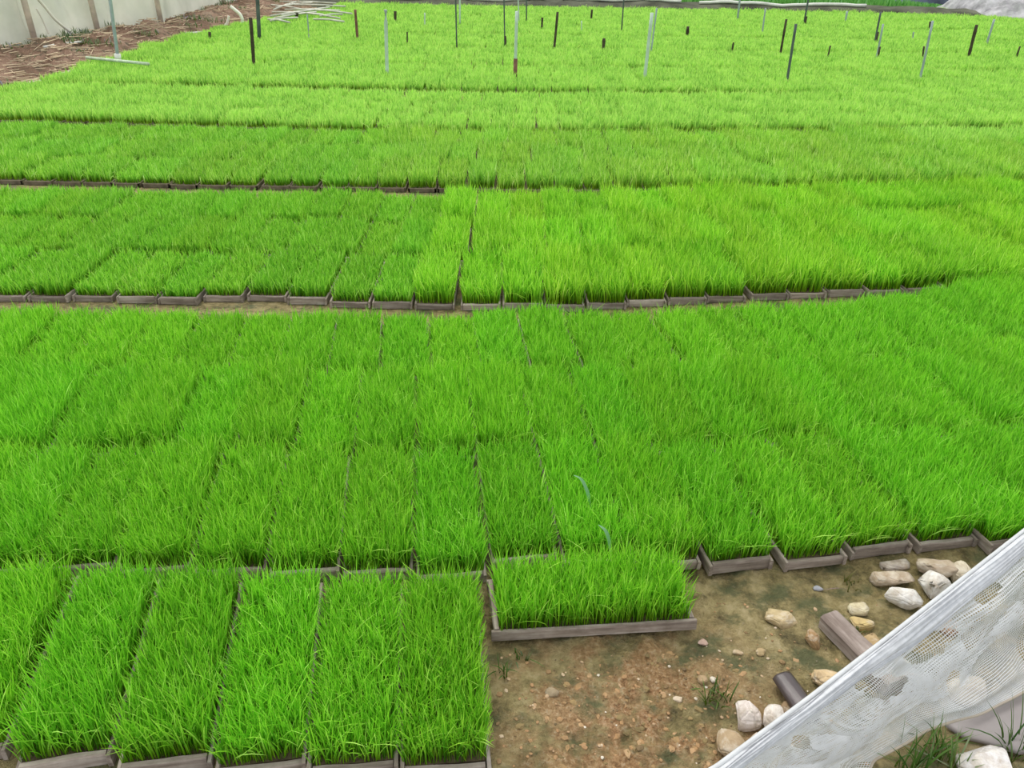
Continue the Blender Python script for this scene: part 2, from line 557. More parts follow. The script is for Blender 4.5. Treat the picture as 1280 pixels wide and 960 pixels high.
TRAYS = []
def left_limit(y):
    """the beds end at the earth bank along this line"""
    pts = [(0, 118), (100, 86), (210, 52), (300, 33), (400, 15)]
    G = [at(*p) for p in pts]
    if y <= G[0].y: return lerp(G[0].x, G[1].x, (y - G[0].y) / (G[1].y - G[0].y))
    for a, b in zip(G, G[1:]):
        if y <= b.y: return lerp(a.x, b.x, (y - a.y) / (b.y - a.y))
    return G[-1].x

def row_of_trays(front, angle, bed, row, style, pitch=0.262, jit=0.006):
    for p in polyline(front, pitch):
        x, y = float(p[0]), float(p[1])
        ang = math.radians(angle(x))
        cx = x - math.sin(ang) * TL / 2
        cy = y + math.cos(ang) * TL / 2
        if cx - TW / 2 < left_limit(cy) + 0.1: continue
        t = Tray(cx + R.uniform(-.003, .003), cy + R.uniform(-1, 1) * jit, ang + math.radians(R.uniform(-0.7, 0.7)), bed, row, None)
        c = [pix((cx + a, cy + b, z)) for a in (-TW / 2, TW / 2) for b in (-TL / 2, TL / 2) for z in (0, 0.15)]
        if max(u for u, v in c) < -6 or min(u for u, v in c) > 1286 or min(v for u, v in c) > 966 or max(v for u, v in c) < -4: continue
        t.style = style(x, y)
        TRAYS.append(t)

def shifted(pts, angle, d):
    return [(p[0] - math.sin(math.radians(angle(p[0]))) * d, p[1] + math.cos(math.radians(angle(p[0]))) * d) for p in pts]

def bed_rows(front, angle, bed, rows, style, pitch=0.262, depth=0.70):
    for r in range(rows):
        f = shifted(front, angle, r * depth)
        if r:   # later rows do not start exactly behind the first
            f = [(x + 0.05 * r + R.uniform(-.02, .02), y) for x, y in f]
        row_of_trays(f, angle, bed, r, style, pitch)

# the short run of trays in front, from the bare soil outward
for k, (px, py, ang) in enumerate(((557, 974, 5.5), (442, 974, 6.5), (327, 973, 8.5), (208, 970, 10.0), (82, 966, 10.5), (-49, 958, 10.5), (-182, 948, 10.5))):
    g = at(px, py)
    a = math.radians(ang)
    TRAYS.append(Tray(g.x - math.sin(a) * TL / 2, g.y + math.cos(a) * TL / 2, a, 'run', 0, 'near'))
# the one lying crosswise
ga, gb = at(611, 803), at(873, 786)
cd = (gb - ga); ca = math.atan2(cd.y, cd.x)
mid = (ga + gb) / 2 + Vector((-math.sin(ca), math.cos(ca), 0)) * (TW / 2)
TRAYS.append(Tray(mid.x, mid.y, ca + math.pi / 2, 'cross', 0, 'near'))

# nearest bed
B1 = [(-2.75, 2.07), (0.42, 2.06)]
f1 = [(p.x, p.y) for p in (at(925, 716), at(1006, 711), at(1083, 698), at(1160, 688), at(1236, 690), at(1420, 672))]
f1 = [(-3.9, 2.015), (-2.0, 2.02), (-0.18, 2.025), (0.02, 2.10), (0.62, 2.105)] + f1 + [(3.4, 2.75), (4.6, 3.0)]
f1x = lambda x: float(np.interp(x, [-4, -1, 0.3, 1.2, 2.5, 4], [7.5, 7.5, 7, 10, 12, 12]))
bed_rows(f1, f1x, 'nearest', 3, lambda x, y: 'near' if y < 3.2 else 'mid', 0.262, 0.695)
# second bed: short dark seedlings, then tall yellow-green ones
f2 = [tuple(at(*p))[:2] for p in ((-120, 374), (0, 377), (120, 378), (223, 381), (325, 376), (430, 385), (525, 387), (617, 388), (710, 390), (810, 384), (915, 378), (1050, 372), (1280, 365), (1400, 360), (1640, 350))]
f2 = [(f2[0][0] - 1.2, f2[0][1] - 0.02)] + f2
edge2 = at(524, 388).x
a2 = lambda x: float(np.interp(x, [-4, -1, 0, 1.4, 3.5], [0.5, 0.0, 1.0, 4.5, 6]))
bed_rows(f2, a2, 'second', 3, lambda x, y: 'tall' if x > edge2 + 0.03 - 0.02 * (y - 4.4) else 'short', 0.262, 0.705)
# third bed
f3 = [tuple(at(*p))[:2] for p in ((-300, 221), (0, 230), (240, 236), (480, 240), (757, 243), (1000, 240), (1280, 235), (1420, 232), (1560, 229))]
edge3 = at(484, 240).x
a3 = lambda x: float(np.interp(x, [-5, 0, 5], [0, 1, 4]))
bed_rows(f3, a3, 'third', 3, lambda x, y: 'far' if x > edge3 - 0.25 * (y - 6.8) else 'farshort', 0.262, 0.70)
# the beds beyond
f4 = [tuple(at(*p))[:2] for p in ((-200, 148), (0, 154), (240, 161), (450, 168), (700, 170), (1000, 168), (1280, 165), (1500, 162))]
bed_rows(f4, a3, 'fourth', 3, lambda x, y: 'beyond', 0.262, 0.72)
y0 = 11.75
k = 5
while y0 < 27:
    half = 0.68 * y0 + 2
    fr = [(x, y0 + 0.28 * (x / half) ** 2 + 0.05 * math.sin(x * 0.9 + k)) for x in np.linspace(-half, half + 1.5, 24)]
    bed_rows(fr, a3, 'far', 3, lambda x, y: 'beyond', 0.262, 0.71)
    y0 += 2.32
    k += 1

order = sorted(TRAYS, key=lambda t: t.y if t.bed in ('run', 'cross', 'nearest', 'second', 'third') else t.y + 50)
SINGLE, REST = order[:296], order[296:]

ROWN = ['front', 'middle', 'back']
def ranked(sel, key):
    return {id(t): i for i, t in enumerate(sorted(sel, key=key))}
RANK = {}
for t in SINGLE:
    k = (t.bed, t.row, t.style if t.bed in ('second', 'third') else '')
    RANK.setdefault(k, []).append(t)
def label_of(t):
    k = (t.bed, t.row, t.style if t.bed in ('second', 'third') else '')
    same = RANK[k]
    if t.bed == 'cross': return 'tray of rice seedlings lying crosswise on the bare soil'
    if t.bed == 'run':
        i = ranked(same, lambda s: -s.x)[id(t)]
        return 'rice seedling tray beside the bare soil, its pale board end exposed' if i == 0 else f'{ordinal(i)} rice seedling tray out from the bare soil in the short front run'
    if t.bed == 'nearest':
        i = ranked(same, lambda s: -s.x)[id(t)]
        return f'{ordinal(i)} rice seedling tray from the netting side, {ROWN[t.row]} row of the nearest bed'
    if t.bed == 'fourth':
        i = ranked(same, lambda s: s.x)[id(t)]
        return f'{ordinal(i)} haze-pale green seedling tray from the earth bank, front row of the fourth bed'
    if t.style in ('tall', 'far'):
        i = ranked(same, lambda s: s.x)[id(t)]
        return f'{ordinal(i)} tray of tall yellow-green seedlings past the darker ones, {ROWN[t.row]} row, {t.bed} bed'
    i = ranked(same, lambda s: -s.x)[id(t)]
    return f'{ordinal(i)} tray of short dark-green seedlings before the yellow-green ones, {ROWN[t.row]} row, {t.bed} bed'

GROUPS = {'run': 'seedling trays of the short front run', 'cross': 'seedling trays of the short front run', 'nearest': 'seedling trays of the nearest bed',
          'second': 'seedling trays of the second bed', 'third': 'seedling trays of the third bed', 'fourth': 'seedling trays of the fourth bed'}
def tint(style):
    b = TINT[style]
    v = R.uniform(0.94, 1.06)
    h = R.uniform(0.95, 1.07)
    return (b[0] * v * h, b[1] * v, b[2] * v, 1)
for i, t in enumerate(SINGLE):
    full = t.bed in ('run', 'cross', 'nearest', 'second')
    if full:
        root = empty('seedling_tray', (t.x, t.y, 0), t.rz)
        for s in (-1, 1):
            b = link('side_board', SIDE[(i + s) % 3], None, root, (s * (TW / 2 - 0.007), 0, 0))
            b.rotation_euler.z = math.radians(R.uniform(-0.4, 0.4))
            b = link('end_board', FRONT[(i * 3 + s) % 4], None, root, (0, s * (TL / 2 - 0.016), 0))
            b.rotation_euler.z = math.radians(R.uniform(-1.5, 1.5))
        link('soil', SOIL, None, root)
    else:
        root = link('seedling_tray', FRAME, None, None, (t.x, t.y, 0))
        root.rotation_euler.z = t.rz
    tag(root, label_of(t), 'seedling tray', GROUPS[t.bed])
    st = t.style if t.style in MESH else 'far'
    g = link('seedlings', R.choice(MESH[st]), None, root)
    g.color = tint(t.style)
    g.scale = (1, 1, R.uniform(0.86, 1.12))
    if R.random() < 0.5: g.rotation_euler.z = math.pi
    g['kind'] = 'stuff'

# everything beyond: too many trays to tell apart
def rest_mesh():
    rng = np.random.default_rng(99)
    Vs, Q, T, A, W = [], [], [], [], []
    fV, fQ = [], []
    fv = np.array([v.co[:] for v in FRAME.vertices]); fq = np.array([list(p.vertices) for p in FRAME.polygons])
    off = 0; foff = 0
    for t in REST:
        d = t.y
        n = int(np.clip(5200 / d, 170, 520))
        V, q_, t_, al, va = blades(n, TW, TL, 0.135 * rng.uniform(0.9, 1.12), 0.12, 0.0012 * d + 0.004, 2, rng, 0.22)
        c, s = math.cos(t.rz), math.sin(t.rz)
        V = np.stack([V[:, 0] * c - V[:, 1] * s + t.x, V[:, 0] * s + V[:, 1] * c + t.y, V[:, 2]], -1)
        Vs.append(V); Q.append(q_ + off); T.append(t_ + off); A.append(al)
        W.append(np.clip(va * 0.72 + 0.1 + rng.uniform(-0.07, 0.07), 0, 0.85)); off += len(V)
        F = np.stack([fv[:, 0] * c - fv[:, 1] * s + t.x, fv[:, 0] * s + fv[:, 1] * c + t.y, fv[:, 2]], -1)
        fV.append(F); fQ.append(fq + foff); foff += len(F)
    g = mesh_np('seedlings_beyond', np.concatenate(Vs), [(4, np.concatenate(Q)), (3, np.concatenate(T))], {'along': np.concatenate(A), 'vary': np.concatenate(W)})
    f = mesh_np('tray_frames_beyond', np.concatenate(fV), [(4, np.concatenate(fQ))])
    return f, g
fm, gm = rest_mesh()
rest = link('distant_seedling_trays', fm, M_FRAME)
tag(rest, 'haze-pale green mass of seedling trays filling the far beds up to the bund', 'seedling trays', None, 'stuff')
gg = link('seedlings', gm, M_GRASS, rest)
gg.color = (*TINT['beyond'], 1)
gg['kind'] = 'stuff'
# ------------------------------------------------------------------ stones on the bare soil
def rock_mesh(name, sx, sy, sz, seed, blocky=0.0):
    """an angular stone: the hull of scattered points, edges worn"""
    r = random.Random(seed)
    bm = bmesh.new()
    for k in range(20):
        v = Vector((r.gauss(0, 1), r.gauss(0, 1), r.gauss(0, 1))).normalized()
        if blocky:
            m = max(abs(v.x), abs(v.y), abs(v.z))
            v = v.lerp(v / m * 0.9, blocky)
        v *= r.uniform(0.86, 1.0)
        bm.verts.new((v.x * sx, v.y * sy, v.z * sz))
    h = bmesh.ops.convex_hull(bm, input=list(bm.verts))
    bmesh.ops.delete(bm, geom=[v for v in bm.verts if not v.link_faces], context='VERTS')
    bmesh.ops.dissolve_limit(bm, angle_limit=math.radians(16), verts=list(bm.verts), edges=list(bm.edges))
    bmesh.ops.bevel(bm, geom=list(bm.edges), offset=min(sx, sy, sz) * 0.16, segments=2, affect='EDGES', clamp_overlap=True)
    bmesh.ops.triangulate(bm, faces=list(bm.faces))
    bmesh.ops.subdivide_edges(bm, edges=list(bm.edges), cuts=2, use_grid_fill=True)
    s = min(sx, sy, sz)
    bm.normal_update()
    for v in bm.verts:
        v.co += v.normal * (noise.fractal(v.co * (1.1 / s) + Vector((seed, 0, 0)), 0.9, 2.0, 4) * s * 0.07)
    z = min(v.co.z for v in bm.verts)
    for v in bm.verts: v.co.z -= z
    bmesh.ops.recalc_face_normals(bm, faces=bm.faces)
    me = bm_mesh(name, bm, True)
    me.materials.append(M_STONE)
    return me

WHITE, CREAM, TAN, GREY, OCHRE, YEL, BROWN, PINKW = (0.82, 0.80, 0.77), (0.74, 0.66, 0.52), (0.52, 0.42, 0.32), (0.40, 0.35, 0.31), (0.52, 0.37, 0.19), (0.66, 0.50, 0.22), (0.30, 0.20, 0.11), (0.76, 0.68, 0.64)
STONES = [  # px, py of the middle; w, h in pixels; colour; tilt; sunk share; z of what it lies on; label
    (1117, 720, 58, 25, TAN, -3, 0.2, 0, 0.5, 'flat tan stone with layered edge below the grey board end'),
    (1121, 702, 46, 18, GREY, 5, 0.3, 0, 0.3, 'dull grey stone tucked behind the flat layered one'),
    (1176, 709, 56, 30, TAN, -12, 0.2, 0, 0.4, 'pointed tan stone leaning above the round whitish one'),
    (1171, 731, 40, 38, WHITE, 20, 0.15, 0, 0.1, 'round greyish-white stone in the middle of the stone heap'),
    (1132, 745, 47, 31, WHITE, -14, 0.1, 0, 0.3, 'bright white oblong stone at the near side of the heap'),
    (1206, 711, 32, 36, CREAM, -40, 0.15, 0, 0.3, 'cream stone half tucked under the netting edge by the last tray'),
    (1189, 748, 20, 15, WHITE, 0, 0.2, 0, 0.2, 'small white stone touching the netting edge'),
    (1162, 759, 24, 22, CREAM, 0, 0.3, 0, 0.2, 'small beige stone between white oblong stone and netting'),
    (1076, 757, 30, 20, (0.74, 0.66, 0.44), 10, 0.2, 0, 0.2, 'pale straw-coloured stone above a yellow one'),
    (1079, 775, 36, 22, YEL, 0, 0.2, 0, 0.3, 'yellow lumpy stone beside the square timber'),
    (1092, 799, 36, 34, OCHRE, 20, 0.6, 0, 0.4, 'ochre stone sunk in the mud beside the square timber'),
    (979, 769, 46, 27, (0.56, 0.44, 0.25), -25, 0.3, 0, 0.5, 'tan wedge-shaped stone alone on the open soil'),
    (1024, 731, 14, 9, (0.42, 0.46, 0.55), 0, 0.2, 0, 0.6, 'small blue-grey chip of stone near the boards'),
    (1037, 848, 44, 34, (0.70, 0.52, 0.30), -20, 0.15, 0, 0.3, 'cream and ochre stone between the timber and dark log'),
    (937, 891, 34, 40, PINKW, 0, 0.1, 0, 0.7, 'white blocky stone with a flat banded top'),
    (970, 897, 38, 38, (0.80, 0.74, 0.68), 30, 0.1, 0, 0.3, 'white faceted stone beside the blocky one'),
    (985, 881, 26, 22, BROWN, 0, 0.25, 0, 0.3, 'brown stone against the dark log'),
    (916, 930, 46, 44, (0.46, 0.34, 0.21), 0, 0.25, 0, 0.6, 'brown square stone in front of the white blocky one'),
    (953, 925, 30, 30, (0.66, 0.55, 0.44), 40, 0.2, 0, 0.2, 'beige pointed stone wedged below the two white ones'),
    (1017, 875, 22, 13, (0.50, 0.42, 0.28), 20, 0.3, 0, 0.3, 'small straw-coloured stone beneath the netting edge beside the log'),
    (1018, 793, 22, 30, (0.36, 0.22, 0.10), 0, 0.55, 0, 0.3, 'orange-brown stone sunk beside the square timber'),
    (690, 861, 20, 14, (0.36, 0.29, 0.19), 0, 0.4, 0, 0.4, 'muddy grey stone alone near the crosswise tray'),
    (880, 797, 14, 10, (0.58, 0.40, 0.34), 0, 0.3, 0, 0.3, 'small pinkish stone by the end of the crosswise tray'),
    (849, 869, 16, 9, (0.70, 0.58, 0.44), -10, 0.2, 0, 0.3, 'small pale flake of stone on the orange gravel'),
    (892, 847, 9, 8, (0.72, 0.66, 0.55), 0, 0.2, 0, 0.3, 'tiny cream pebble on the soil, uphill from the white stones'),
    (924, 811, 14, 9, (0.55, 0.42, 0.27), 0, 0.3, 0, 0.3, 'small tan pebble midway between wedge-shaped stone and gravel'),
    (953, 811, 14, 11, (0.48, 0.36, 0.19), 0, 0.3, 0, 0.3, 'small ochre pebble below the wedge-shaped stone'),
    (879, 847, 13, 14, (0.44, 0.31, 0.18), 0, 0.35, 0, 0.3, 'small brown pebble beside the tiny cream one'),
    (1130, 838, 52, 44, WHITE, 10, 0.15, 0, 0.3, 'large white stone showing through the netting'),
    (1212, 858, 50, 48, CREAM, 60, 0.15, 0, 0.3, 'large cream stone showing through the netting near its lower hem'),
    (1190, 778, 30, 24, (0.55, 0.33, 0.2), 0, 0.2, 0, 0.3, 'reddish stone glimpsed through an open patch of netting'),
    (1236, 958, 72, 58, (0.84, 0.83, 0.84), -35, 0.2, 0, 0.4, 'big white rock on the mud below the netting hem'),
]
for i, (px, py, w, h, c, rot, sunk, z, blk, lab) in enumerate(STONES):
    g = at(px, py + h * 0.30)
    depth = (g - Vector((0, 0, CAMH))).dot(FW)
    m = depth / FPX
    sx = w * m / 2
    view = math.atan2(CAMH, g.y)
    sx *= 1.08
    hz = h * m / 2 * 1.08
    sz = hz * 0.80
    sy = hz * 1.08
    # a flattened body: what the camera sees of it is about h pixels high
    o = link('stone', rock_mesh('stone', sx, sy, sz, 11 + i * 3, blk))
    zg = ground_z(g.x, g.y + sy * 0.4)
    o.location = (g.x, g.y + sy * 0.4, zg - sunk * 2 * sz * 0.6 - 0.002)
    o.rotation_euler.z = math.radians(rot)
    o.color = (*c, 1)
    tag(o, lab, 'stone', 'stones on the bare soil')

def gravel_material():
    k = N('gravel_chips')
    gi = k.n('ShaderNodeNewGeometry')
    k.color(k.ramp(gi.outputs['Random Per Island'], [(0.0, (0.13, 0.10, 0.055)), (0.4, (0.27, 0.18, 0.09)), (0.75, (0.40, 0.24, 0.12)), (0.93, (0.56, 0.44, 0.30)), (1.0, (0.72, 0.66, 0.56))]))
    k.rough(0.85, 0.2)
    return k.m

# gravel: chips nobody could count
def clods():
    r = random.Random(14)
    bm = bmesh.new()
    for k in range(170):
        while True:
            x, y = r.gauss(0.42, 0.20) + 0.0, r.uniform(1.22, 1.78)
            x += 0.25 * (y - 1.5)
            u, v = pix((x, y, 0))
            if u > 628 and v > 812: break
        s = r.uniform(0.004, 0.011)
        ret = bmesh.ops.create_icosphere(bm, subdivisions=2, radius=1.0)
        mat = Matrix.Translation((x, y, ground_z(x, y) - s * 0.18)) @ Matrix.Rotation(r.uniform(0, 6.28), 4, 'Z') @ Matrix.Diagonal((s * r.uniform(0.9, 1.7), s * r.uniform(0.8, 1.2), s * r.uniform(0.35, 0.6), 1))
        for vv in ret['verts']:
            vv.co = mat @ (vv.co * (1 + 0.5 * noise.noise(vv.co * 1.7 + Vector((k, 0, 0)))))
    return bm_mesh('soil_clods', bm)
def clod_material():
    k = N('soil_clods')
    gi = k.n('ShaderNodeNewGeometry')
    c = k.ramp(gi.outputs['Random Per Island'], [(0.0, (0.16, 0.12, 0.055)), (0.4, (0.30, 0.22, 0.10)), (0.75, (0.40, 0.23, 0.11)), (1.0, (0.50, 0.33, 0.18))])
    c = k.mix(k.ramp(k.noise(k.coord('Object'), 90, 4), [(0.4, (0, 0, 0)), (0.65, (0.6, 0.6, 0.6))]), c, (0.22, 0.16, 0.08))
    k.color(c)
    k.rough(0.9, 0.2)
    return k.m
tag(link('soil_clods', clods(), clod_material()), 'crumbled orange-brown clods of subsoil along the gully in the bare soil', 'soil', None, 'stuff')

def gravel():
    r = random.Random(4)
    bm = bmesh.new()
    for k in range(620):
        while True:
            x, y = r.gauss(0.45, 0.42), r.gauss(1.52, 0.26)
            u, v = pix((x, y, 0))
            if u > 622 and v > 730 and not (v < 812 and u < 880) and y < 2.0: break
        s = r.uniform(0.0022, 0.0065) * (1.7 if r.random() < 0.08 else 1)
        ret = bmesh.ops.create_icosphere(bm, subdivisions=1, radius=1.0)
        mat = Matrix.Translation((x, y, ground_z(x, y) + s * 0.15)) @ Matrix.Rotation(r.uniform(0, 6.28), 4, 'Z') @ Matrix.Diagonal((s * r.uniform(0.8, 1.6), s, s * 0.6, 1))
        for vv in ret['verts']:
            vv.co = mat @ (vv.co * r.uniform(0.75, 1.1))
    return bm_mesh('gravel', bm)
gv = link('gravel', gravel(), gravel_material())
tag(gv, 'loose tan and orange gravel chips strewn over the bare soil', 'gravel', None, 'stuff')

# ------------------------------------------------------------------ timber lying on the soil
def timber(pa, pb, wpx, tall, label, name, mat, rounded, z=0.0):
    a, b = at(*pa), at(*pb)
    d = b - a
    L = d.length
    wd_ = wpx * (a - Vector((0, 0, CAMH))).dot(FW) / FPX
    if rounded:
        n = 22
        bm = bmesh.new()
        rings = []
        for i in range(n + 1):
            t = i / n
            y = (t - 0.5) * L
            e = min(1, max(0.25, (t * 9) ** 0.5 if t < 0.11 else 1)) * (1 - 0.15 * t)
            ring = []
            for k in range(14):
                an = 2 * math.pi * k / 14
                rr = 1 + 0.10 * noise.noise(Vector((math.cos(an) * 2, math.sin(an) * 2, y * 9)))
                ring.append(bm.verts.new((math.cos(an) * wd_ / 2 * e * rr, y, tall / 2 + math.sin(an) * tall / 2 * e * rr)))
            rings.append(ring)
        for r1, r2 in zip(rings, rings[1:]):
            for k in range(14): bm.faces.new((r1[k], r1[(k + 1) % 14], r2[(k + 1) % 14], r2[k]))
        bm.faces.new(rings[0]); bm.faces.new(rings[-1])
        bmesh.ops.recalc_face_normals(bm, faces=bm.faces)
        me = bm_mesh(name, bm, True)
    else:
        me = board_mesh(name, wd_, L, tall, 77, 18, 0.003)
    o = link(name, me, mat)
    m_ = (a + b) / 2
    o.location = (m_.x, m_.y, z)
    o.rotation_euler.z = math.atan2(d.y, d.x) - math.pi / 2
    return tag(o, label, 'timber')
timber((1118, 862), (1034, 776), 30, 0.052, 'square grey-brown timber lying on the soil, one end under the netting', 'squared_timber', M_PLANK, False, -0.012)
timber((1017, 907), (976, 849), 32, 0.05, 'dark wet rounded log lying beside the white stones', 'wet_log', M_LOG, True, -0.012)

# ------------------------------------------------------------------ the white netting
def interp(tab, u):
    us = [t[0] for t in tab]
    out = []
    for k in range(3): out.append(float(np.interp(u, us, [t[1][k] for t in tab])))
    return Vector(out)
TOPZ, BOTZ = 0.36, 0.035
top = [(0.0, at(800, 1020, TOPZ)), (0.2, at(902, 960, TOPZ)), (0.45, at(1012, 878, TOPZ)), (0.7, at(1128, 788, TOPZ)), (1.0, at(1285, 664, TOPZ)), (1.2, at(1400, 575, TOPZ))]
bot = [(0.0, at(1040, 1050, BOTZ)), (0.2, at(1088, 948, BOTZ)), (0.45, at(1160, 914, BOTZ)), (0.7, at(1215, 894, BOTZ)), (1.0, at(1290, 860, BOTZ)), (1.2, at(1400, 800, BOTZ))]
UMAX = 1.2
L_TOP = sum((top[i + 1][1] - top[i][1]).length for i in range(len(top) - 1))
CELL = 0.0096
NU = int(L_TOP / CELL)
NV = int(0.62 / CELL)
def net_point(u, v, layer):
    a, b = interp(top, u), interp(bot, u)
    p = a.lerp(b, v)
    nrm = (interp(top, min(UMAX, u + 0.02)) - interp(top, max(0, u - 0.02))).cross(b - a).normalized()
    if nrm.z < 0: nrm = -nrm
    f = 0.040 * noise.noise(Vector((u * 3.2, v * 2.4, 5.0))) + 0.016 * noise.noise(Vector((u * 9 + v * 3, v * 5, 9.0 + layer * 3)))
    f += 0.010 * math.sin(v * 26 + 5 * noise.noise(Vector((u * 3, v * 2, 2.0))) + layer * 1.3)
    sag = -0.050 * math.sin(math.pi * v)
    k = min(1, v * 6) * (0.35 + 0.65 * min(1, (1 - v) * 5))
    along = (interp(top, min(UMAX, u + 0.02)) - interp(top, max(0, u - 0.02))).normalized()
    sh = along * (0.022 * noise.noise(Vector((u * 5, v * 4, 20.0 + layer))))
    p = p + nrm * (f * k + layer * 0.006 * k) + Vector((0, 0, sag)) + sh * k
    p.z = max(p.z, 0.014 + 0.004 * layer)
    return p
WINDOWS = [(1163, 808, 34, 12, -35), (1106, 859, 26, 13, -20), (1192, 853, 8, 16, 10), (1157, 889, 14, 6, -15), (1232, 742, 18, 9, -35), (1080, 852, 14, 7, -38), (1000, 928, 10, 9, 0)]
def open_here(p):
    u, v = pix(p)
    for (cx, cy, rx, ry, an) in WINDOWS:
        a = math.radians(an)
        dx, dy = u - cx, v - cy
        x, y = dx * math.cos(a) + dy * math.sin(a), -dx * math.sin(a) + dy * math.cos(a)
        if (x / rx) ** 2 + (y / ry) ** 2 < 1 + 0.9 * noise.noise(Vector((u * 0.07, v * 0.07, cx))): return True
    return False
def net_layer(layer, wv):
    P = [[net_point(UMAX * i / NU, j / NV, layer) for j in range(NV + 1)] for i in range(NU + 1)]
    bm = bmesh.new()
    W = wv / 2
    def reach(u): return 1.0 if layer == 0 else 0.70 - 0.26 * min(1, max(0, (u - 0.66) * 4)) + 0.11 * math.sin(u * 7.5 + 0.6) + 0.05 * math.sin(u * 19) - (0.06 if layer == 2 else 0)
    def there(i, j):
        u, v = UMAX * i / NU, j / NV
        if v > reach(u): return False
        if layer and open_here(P[i][j]): return False
        if layer == 2 and v > 0.16 and noise.noise(Vector((u * 6.5 + v * 2.5, v * 4.5 - u * 1.5, 31))) < 0.02: return False
        return True
    keep = [[there(i, j) for j in range(NV + 1)] for i in range(NU + 1)]
    def strip(pts, side):
        vs = []
        for p, s in zip(pts, side):
            vs.append((bm.verts.new(p - s * W), bm.verts.new(p + s * W)))
        for (a, b), (c, d) in zip(vs, vs[1:]): bm.faces.new((a, b, d, c))
    def run(seq):
        cur = []
        for (i, j) in seq:
            if keep[i][j]: cur.append((i, j))
            else:
                if len(cur) > 1: yield cur
                cur = []
        if len(cur) > 1: yield cur
    for j in range(NV + 1):
        for c in run([(i, j) for i in range(NU + 1)]):
            strip([P[i][jj] for i, jj in c], [(P[i][min(NV, jj + 1)] - P[i][max(0, jj - 1)]).normalized() for i, jj in c])
    for i in range(NU + 1):
        for c in run([(i, j) for j in range(NV + 1)]):
            strip([P[ii][j] for ii, j in c], [(P[min(NU, ii + 1)][j] - P[max(0, ii - 1)][j]).normalized() for ii, j in c])
    return bm_mesh('net_layer', bm)
net = empty('garden_net', interp(top, 0.6) * 1.0)
net.location.z = 0
tag(net, 'white fine-mesh netting slung along a taut edge and draped over the stones', 'net')
def child(name, me, mat, par):
    o = link(name, me, mat, par)
    o.matrix_parent_inverse = Matrix.Translation(-Vector(par.location))
    return o
for ly, wv in ((0, 0.0025), (1, 0.0029), (2, 0.0032)):
    child('net_sheet' if ly == 0 else 'folded_net_sheet', net_layer(ly, wv), M_NET, net)
# the gathered top edge: a bunched band of netting, pleated lengthwise
def gathered():
    bm = bmesh.new()
    n, m = 220, 64
    rows = []
    for i in range(n + 1):
        u = UMAX * i / n
        a, b = interp(top, u), interp(bot, u)
        dn = (b - a).normalized()
        al = (interp(top, min(UMAX, u + 0.02)) - interp(top, max(0, u - 0.02))).normalized()
        nr = al.cross(dn).normalized()
        if nr.z < 0: nr = -nr
        wid = 0.060 + 0.016 * noise.noise(Vector((u * 5, 1, 1)))
        row = []
        for j in range(m):
            t = 2 * math.pi * j / m
            p = a + dn * (wid * (0.5 - 0.5 * math.cos(t)) - 0.002) + nr * (0.013 * math.sin(t))
            pl = 0.007 * noise.noise(Vector((u * 3, t * 5, 3))) + 0.006 * noise.noise(Vector((u * 7, t * 13, 7)))
            p += nr * pl * (1 if math.sin(t) > 0 else -1)
            row.append(bm.verts.new(p))
        rows.append(row)
    for r1, r2 in zip(rows, rows[1:]):
        for k in range(m): bm.faces.new((r1[k], r1[(k + 1) % m], r2[(k + 1) % m], r2[k]))
    bm.faces.new(rows[0]); bm.faces.new(rows[-1])
    bmesh.ops.recalc_face_normals(bm, faces=bm.faces)
    return bm_mesh('gathered_edge', bm, True)
child('gathered_edge', gathered(), translucent('bunched_white_net', (0.74, 0.755, 0.78), 0.25, 0.12, 40), net)
child('hem_cord', tube_mesh('hem_cord', [net_point(UMAX * i / 80, 1.0, 0) for i in range(81)], 0.004, 6), translucent('beige_hem', (0.62, 0.54, 0.44), 0.3), net)
child('edge_rope', tube_mesh('edge_rope', [interp(top, UMAX * i / 60) + Vector((-0.008, 0.006, 0)) for i in range(61)], 0.006, 6), M_NET, net)
# stakes outside the frame that carry the taut edge
for u in (0.0, UMAX):
    p = interp(top, u)
    child('net_stake', tube_mesh('net_stake', [(p.x, p.y, -0.02), (p.x, p.y, 0.42)], 0.014, 8), M_STAKE, net)

# ------------------------------------------------------------------ mud slab and weeds below the netting
def slab():
    bm = bmesh.new()
    pts = [at(*p) for p in ((1180, 905), (1212, 896), (1250, 880), (1310, 850), (1340, 930), (1275, 942), (1235, 930), (1205, 922))]
    c = sum(pts, Vector()) / len(pts)
    n = 5
    rings = []
    for k in range(n + 1):
        f = k / n
        rings.append([bm.verts.new((c.x + (p.x - c.x) * (1 - 0.5 * (1 - f)), c.y + (p.y - c.y) * (1 - 0.5 * (1 - f)), 0.010 - 0.016 * f ** 4 + 0.002 * noise.noise(p * 9 + Vector((k, 0, 0))))) for p in pts])
    for r1, r2 in zip(rings, rings[1:]):
        for k in range(len(pts)): bm.faces.new((r1[k], r1[(k + 1) % len(pts)], r2[(k + 1) % len(pts)], r2[k]))
    bm.faces.new(rings[0])
    bm.faces.new(rings[-1][::-1])
    bmesh.ops.recalc_face_normals(bm, faces=bm.faces)
    return bm_mesh('mud_slab', bm, True)
tag(link('mud_slab', slab(), M_SLAB), 'smooth grey slab of mud beyond the big white rock', 'mud slab')

